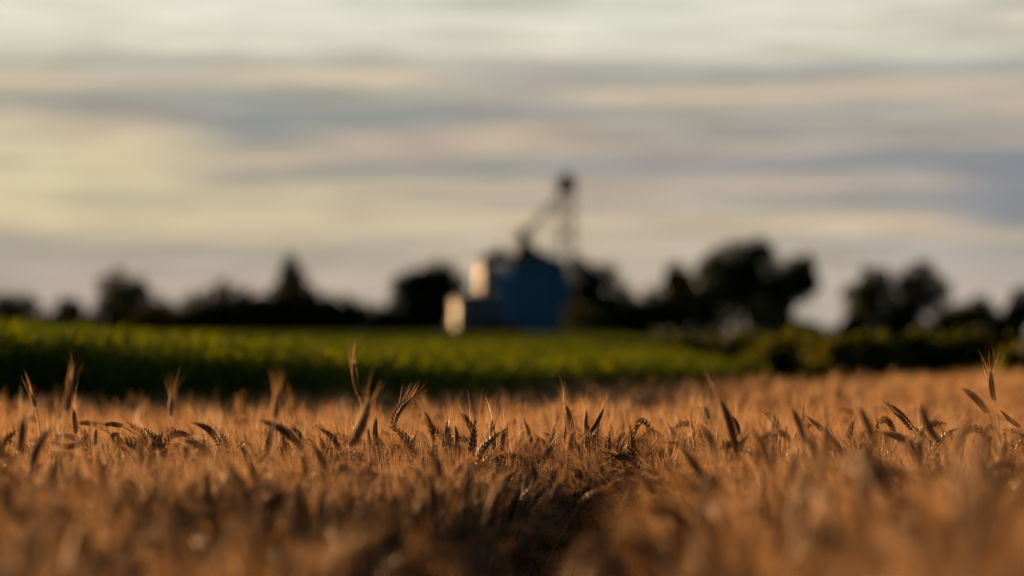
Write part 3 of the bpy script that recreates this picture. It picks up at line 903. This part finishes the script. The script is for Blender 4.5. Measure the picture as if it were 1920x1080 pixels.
BG = 'dark bushes at the foot of the horizon trees'
bushes = [
 (-40, 600, 60, 'dark bush at the left edge under the cut off tree'),
 (75, 590, 36, 'dark bush between the left edge tree and the small pointed tree'),
 (170, 592, 36, 'dark bush between the small pointed tree and the round left tree'),
 (262, 590, 46, 'dark bush at the right foot of the round left tree'),
 (345, 574, 42, 'dark bush left of the small tree at the left third'),
 (412, 568, 40, 'dark bush under the rounded tree left of the conifer'),
 (470, 564, 42, 'dark bush two steps left of the pointed conifer'),
 (525, 560, 40, 'dark bush at the left foot of the pointed conifer'),
 (590, 562, 42, 'dark bush at the right foot of the pointed conifer'),
 (640, 572, 34, 'dark bush under the thin sparse tree'),
 (690, 574, 40, 'dark bush right of the thin sparse tree'),
 (735, 580, 38, 'dark bush at the left foot of the broad tree by the silos'),
 (800, 580, 44, 'dark bush under the broad tree by the silos'),
 (1125, 582, 44, 'dark bush under the tree directly right of the blue silo'),
 (1180, 578, 40, 'dark bush at the right foot of the tree beside the blue silo'),
 (1245, 566, 44, 'dark bush left of the narrow topped tree'),
 (1310, 570, 46, 'dark bush left of the foot of the largest tree'),
 (1440, 572, 40, 'dark bush at the right foot of the largest tree'),
 (1500, 606, 40, 'low dark bush under the bright gap in the trees'),
 (1600, 606, 32, 'low dark bush left of the stepped tree'),
 (1680, 588, 34, 'dark bush between the stepped tree and the sparse tree'),
 (1770, 600, 34, 'low dark bush left of the low domed tree'),
 (1880, 594, 34, 'dark bush between the domed tree and the right edge tree'),
]
for i, (c, top, hw, lab) in enumerate(bushes):
    d = 421 if 'under the broad tree' in lab else 426 if c in (690, 735) else 408 + (i*7) % 9
    hgt = 645-top
    tree('bush', d, [(c, top+hgt*0.55, hw, hgt*0.6), (c-hw*0.35, top+hgt*0.45, hw*0.5, hgt*0.4), (c+hw*0.4, top+hgt*0.5, hw*0.45, hgt*0.42)], c, lab, 'bush', n=2600, leaf=0.24, gap=0.6, seed=200+i, group=BG, r0=0.08)
# low bushes in front of the silos
for i, (c, top, hw, lab) in enumerate([(852, 622, 20, 'tiny dark bush at the left foot of the smallest grain bin'), (895, 608, 26, 'low dark bush in front of the smallest grain bin'), (925, 612, 40, 'low dark bush in front of the left wall of the blue silo'), (1086, 580, 30, 'low dark bush at the right foot of the blue silo')]):
    hgt = 642-top
    tree('bush', 399+i, [(c, top+hgt*0.55, hw, hgt*0.6), (c-hw*0.35, top+hgt*0.5, hw*0.5, hgt*0.4), (c+hw*0.4, top+hgt*0.5, hw*0.45, hgt*0.42)], c, lab, 'bush', n=900, leaf=0.2, seed=240+i, group='low bushes around the silos', r0=0.08)

# leafy shrubs right behind the wheat at the right
SG = 'green shrubs behind the wheat at the right'
sh = [
 (1235, 34, 628, 130, 'olive green shrub, leftmost of the row behind the right wheat', M_SHRUB),
 (1385, 31, 622, 120, 'dark green shrub, second from the left of the row behind the wheat', M_SHRUB),
 (1490, 29.5, 620, 110, 'broad dark green shrub below the bright gap in the trees', M_SHRUB),
 (1610, 29, 626, 110, 'dark green shrub below the stepped tree at the right', M_SHRUB),
 (1710, 29.5, 622, 100, 'olive green shrub below the sparse tree at the right', M_SHRUB),
 (1815, 29, 622, 95, 'dark green shrub, second from the right of the row behind the wheat', M_SHRUB),
 (1930, 26.4, 650, 70, 'sunlit green shrub at the right edge just above the wheat', M_SUNLIT),
]
for i, (c, d, top, hw, lab, mt) in enumerate(sh):
    k = d/FPX
    zt = CAMZ + (HOR-top)*k
    w = hw*k
    rq = random.Random(i*3+2)
    bl = [(rq.uniform(-0.9, 0.9)*w, rq.uniform(-0.3, 0.1), zt*rq.uniform(0.75, 0.9), w*0.2, w*0.2, zt*0.1) for q in range(6)] + [(0, 0, zt*0.46, w*1.35, w*1.0, zt*0.5), (w*0.7, 0, zt*0.4, w*0.6, w*0.6, zt*0.45), (-w*0.45, -0.1, zt*0.62, w*0.5, w*0.5, zt*0.36), (w*0.5, 0.1, zt*0.6, w*0.5, w*0.5, zt*0.36), (w*0.1, -0.2, zt*0.7, w*0.45, w*0.4, zt*0.32)]
    e = empty('shrub', ((c-960)*k, d, 0), lab, 'shrub', SG)
    link('crown', crown_mesh(bl, 15000, 0.035, 260+i, mt, 0.9), e)
    mb = MB()
    rd = random.Random(i)
    for q in range(7):
        a = rd.uniform(0, 6.28)
        mb.tube([Vector((0, 0, -0.05)), Vector((math.cos(a)*w*0.2, math.sin(a)*w*0.2, zt*0.4)), Vector((math.cos(a)*w*0.5, math.sin(a)*w*0.5, zt*0.8))], [0.02, 0.014, 0.004], 5, False)
    link('stem', mb.mesh('stem', M_BARK, True), e)

# ------------------------------------------------------------ grain silos
def silo(name, cx_px, d, rad_px, eave, apex, wall_mat, label, cat, cap=0.45, group='grain silos of the farm'):
    k = d/FPX
    r0 = rad_px*k; ze = CAMZ+(HOR-eave)*k; za = CAMZ+(HOR-apex)*k
    e = empty(name, ((cx_px-960)*k, d, 0), label, cat, group)
    w = MB()
    prof = []
    zz = 0.25; n = int((ze-0.25)/0.17)
    for i in range(n*5+1):
        prof.append((r0 + 0.010*math.sin(2*math.pi*i/5), 0.25 + (ze-0.25)*i/(n*5)))
    w.lathe(prof, seg=96)
    link('wall', w.mesh('wall', wall_mat, True), e)
    b = MB(); b.lathe([(r0+0.25, -0.1), (r0+0.25, 0.245), (r0-0.1, 0.249), (r0-0.1, -0.1)], seg=64)
    link('base', b.mesh('base', M_STEEL), e)
    rf = MB()
    rf.lathe([(r0-0.05, ze-0.02), (r0+0.12, ze-0.05), (r0+0.12, ze+0.01), (cap, za), (0.001, za+0.02)], seg=96)
    ro = link('roof', rf.mesh('roof', M_ROOF), e)
    rb = MB()
    for q in range(24):
        a = 2*math.pi*q/24
        p1 = Vector((math.cos(a)*(r0+0.1), math.sin(a)*(r0+0.1), ze+0.04)); p2 = Vector((math.cos(a)*cap, math.sin(a)*cap, za+0.03))
        rb.tube([p1, p2], [0.035, 0.03], 4)
    link('rib', rb.mesh('rib', M_ROOF), ro)
    ca = MB(); ca.lathe([(cap, za-0.05), (cap, za+0.35), (cap+0.1, za+0.36), (0.02, za+0.6)], seg=24)
    link('cap', ca.mesh('cap', M_DARK), ro)
    # wall stiffeners
    st = MB()
    for q in range(20):
        a = 2*math.pi*(q+0.5)/20
        st.box((math.cos(a)*(r0+0.05), math.sin(a)*(r0+0.05), (ze+0.25)/2), (0.07, 0.07, ze-0.3))
    link('stiffener', st.mesh('stiffener', wall_mat), e)
    # ladder on the camera side
    a = -math.pi/2 + 0.75
    n_ = Vector((math.cos(a), math.sin(a), 0)); t_ = Vector((-n_.y, n_.x, 0))
    ld = MB()
    for s in (-0.22, 0.22):
        p = n_*(r0+0.22) + t_*s
        ld.tube([p+Vector((0, 0, 0.3)), p+Vector((0, 0, ze+0.9))], [0.03, 0.03], 5)
    for q in range(int(ze/0.35)):
        z = 0.5+q*0.35
        ld.tube([n_*(r0+0.22)+t_*-0.22+Vector((0, 0, z)), n_*(r0+0.22)+t_*0.22+Vector((0, 0, z))], [0.018, 0.018], 4)
    link('ladder', ld.mesh('ladder', M_STEEL), e)
    # access door
    dr = MB(); a = -math.pi/2 - 0.35
    n_ = Vector((math.cos(a), math.sin(a), 0)); t_ = Vector((-n_.y, n_.x, 0))
    c = n_*(r0+0.06)
    for z0, z1, dd in ((0.9, 2.3, 0.0),):
        q = [c+t_*-0.45+Vector((0, 0, z0)), c+t_*0.45+Vector((0, 0, z0)), c+t_*0.45+Vector((0, 0, z1)), c+t_*-0.45+Vector((0, 0, z1))]
        o_ = [p+n_*0.08 for p in q]
        nb = len(dr.v); dr.v += [tuple(p) for p in q+o_]
        for f in ((4,5,6,7),(0,1,5,4),(1,2,6,5),(2,3,7,6),(3,0,4,7)): dr.f.append(tuple(nb+i for i in f))
    link('door', dr.mesh('door', M_DARK), e)
    return e, r0, ze, za, k

main, mr_, mze, mza, mk = silo('grain_silo', 994, 420, 71, 496, 466, M_BLUE, 'largest silo, dark blue with a cone roof and the filling spout', 'silo', 0.55)
silo('grain_silo', 891, 411, 45, 562, 550, M_BINS, 'smallest and lowest dark blue bin left of the blue silo, with a sun glint', 'silo', 0.35)
silo('grain_silo', 936, 429, 45, 490, 468, M_BINS, 'middle dark blue bin behind the smallest one, with a bright sun glint', 'silo', 0.35)

# filling head on the big silo roof
k = 420/FPX
def P(px_, py_, d=420.0): return at(px_, py_, d)
hx = (979-994)*k
fh = MB()
fh.lathe([(0.95, mza-0.55), (0.95, mza-0.3), (0.55, mza+0.2), (0.55, mza+1.1), (0.8, mza+1.15), (0.8, mza+1.6), (0.3, mza+2.0), (0.3, mza+2.3)], c=(hx, 0), seg=20)
link('filling_head', fh.mesh('filling_head', M_DARK, False), main)
rl = MB()
zr = mza+0.3
for q in range(12):
    a = 2*math.pi*q/12
    p = Vector((hx+math.cos(a)*1.15, math.sin(a)*1.15, zr)); rl.tube([p, p+Vector((0, 0, 1.05))], [0.03, 0.03], 4)
    a2 = 2*math.pi*(q+1)/12
    p2 = Vector((hx+math.cos(a2)*1.15, math.sin(a2)*1.15, zr))
    for zz in (0.0, 0.55, 1.05):
        rl.tube([p+Vector((0, 0, zz)), p2+Vector((0, 0, zz))], [0.03, 0.03], 4)
rl.lathe([(0.55, zr-0.05), (1.2, zr-0.05), (1.2, zr), (0.55, zr)], c=(hx, 0), seg=24)
link('platform_rail', rl.mesh('platform_rail', M_DARK), main)

# bucket elevator: twin casings inside a lattice tower, head, spout down to the silo
td = 431.0
k = td/FPX
tx_ = (1062-960)*k
el_ = empty('grain_elevator', (tx_, td, 0), 'tall thin bucket elevator tower with a dark head and a spout down to the silo', 'elevator')
ztop = CAMZ+(HOR-362)*k
cs_ = MB()
for s in (-0.42, 0.42):
    cs_.box((s*1.25, 0, ztop/2), (0.22, 0.3, ztop))
link('casing', cs_.mesh('casing', M_STEEL), el_)
lt = MB()
hw = 1.05
for sx in (-hw, hw):
    for sy in (-hw, hw):
        lt.tube([Vector((sx, sy, 0)), Vector((sx, sy, ztop+0.3))], [0.08, 0.08], 4)
nz_ = 9
for i in range(nz_):
    z0 = ztop*i/nz_; z1 = ztop*(i+1)/nz_
    cs4 = [(-hw, -hw), (hw, -hw), (hw, hw), (-hw, hw)]
    for q in range(4):
        a = cs4[q]; b = cs4[(q+1) % 4]
        lt.tube([Vector((*a, z1)), Vector((*b, z1))], [0.04, 0.04], 4)
        lt.tube([Vector((*a, z0)), Vector((*b, z1))], [0.03, 0.03], 4)
        lt.tube([Vector((*b, z0)), Vector((*a, z1))], [0.04, 0.04], 4)
link('lattice_tower', lt.mesh('lattice_tower', M_STEEL), el_)
hd = MB()
zt = CAMZ+(HOR-322)*k
hd.box((0, 0, ztop+0.06), (2.3, 2.3, 0.12))
# rounded head housing
n0 = len(hd.v); seg = 14
zc = ztop+1.15
outl = [(-0.85, ztop+0.12), (0.85, ztop+0.12), (1.0, zc)] + [(1.0*math.cos(math.pi*i/seg), zc+1.05*math.sin(math.pi*i/seg)) for i in range(1, seg)] + [(-1.0, zc)]
m_ = len(outl)
for yy in (-0.7, 0.7):
    for a, b in outl: hd.v.append((a, yy, b))
hd.f.append(tuple(n0+i for i in range(m_))); hd.f.append(tuple(n0+m_+i for i in reversed(range(m_))))
for i in range(m_):
    j = (i+1) % m_
    hd.f.append((n0+i, n0+m_+i, n0+m_+j, n0+j))
link('head', hd.mesh('head', M_DARK), el_)
hr = MB()
for z in (0.6, 1.1):
    for a, b in (((-1.12, -1.12), (1.12, -1.12)), ((1.12, -1.12), (1.12, 1.12)), ((1.12, 1.12), (-1.12, 1.12)), ((-1.12, 1.12), (-1.12, -1.12))):
        hr.tube([Vector((*a, ztop+0.12+z)), Vector((*b, ztop+0.12+z))], [0.03, 0.03], 4)
for a in ((-1.12, -1.12), (1.12, -1.12), (1.12, 1.12), (-1.12, 1.12), (0, -1.12), (0, 1.12)):
    hr.tube([Vector((*a, ztop+0.1)), Vector((*a, ztop+1.22))], [0.03, 0.03], 4)
link('railing', hr.mesh('railing', M_STEEL), el_)
# spout with its truss
sp = MB()
A = P(1044, 372, 430.0) - Vector((tx_, td, 0)); Bq = P(984, 436, 420.6) - Vector((tx_, td, 0))
sp.tube([A, Bq], [0.16, 0.16], 8)
link('spout', sp.mesh('spout', M_STEEL), el_)
tr = MB()
off = Vector((0.45, 0, 0.55))
for o2 in (off, Vector((-0.5, 0.0, -0.62))):
    pass
nn = 9
prev = None
A2 = A - Vector((0, 0, 1.15)); B2 = Bq - Vector((0, 0, 0.35))
tr.tube([A2, B2], [0.08, 0.08], 4)
for i in range(nn+1):
    t = i/nn
    a = A.lerp(Bq, t); b = A2.lerp(B2, t)
    tr.tube([a, b], [0.03, 0.03], 4)
    if prev is not None: tr.tube([prev, b], [0.03, 0.03], 4)
    prev = a
link('spout_truss', tr.mesh('spout_truss', M_STEEL), el_)
# catwalk from silo roof to tower
cw = MB()
C1 = P(1000, 474, 421.0) - Vector((tx_, td, 0)); C2 = P(1048, 474, 430.0) - Vector((tx_, td, 0))
cw.tube([C1, C2], [0.05, 0.05], 4)
cw.tube([C1+Vector((0, 0, .55)), C2+Vector((0, 0, .55))], [0.04, 0.04], 4)
for i in range(7):
    a = C1.lerp(C2, i/6); cw.tube([a, a+Vector((0, 0, .55))], [0.03, 0.03], 4)
link('catwalk', cw.mesh('catwalk', M_STEEL), el_)
bt = MB(); bt.box((0, 0, 0.5), (1.5, 0.8, 0.98)); link('boot', bt.mesh('boot', M_DARK), el_)
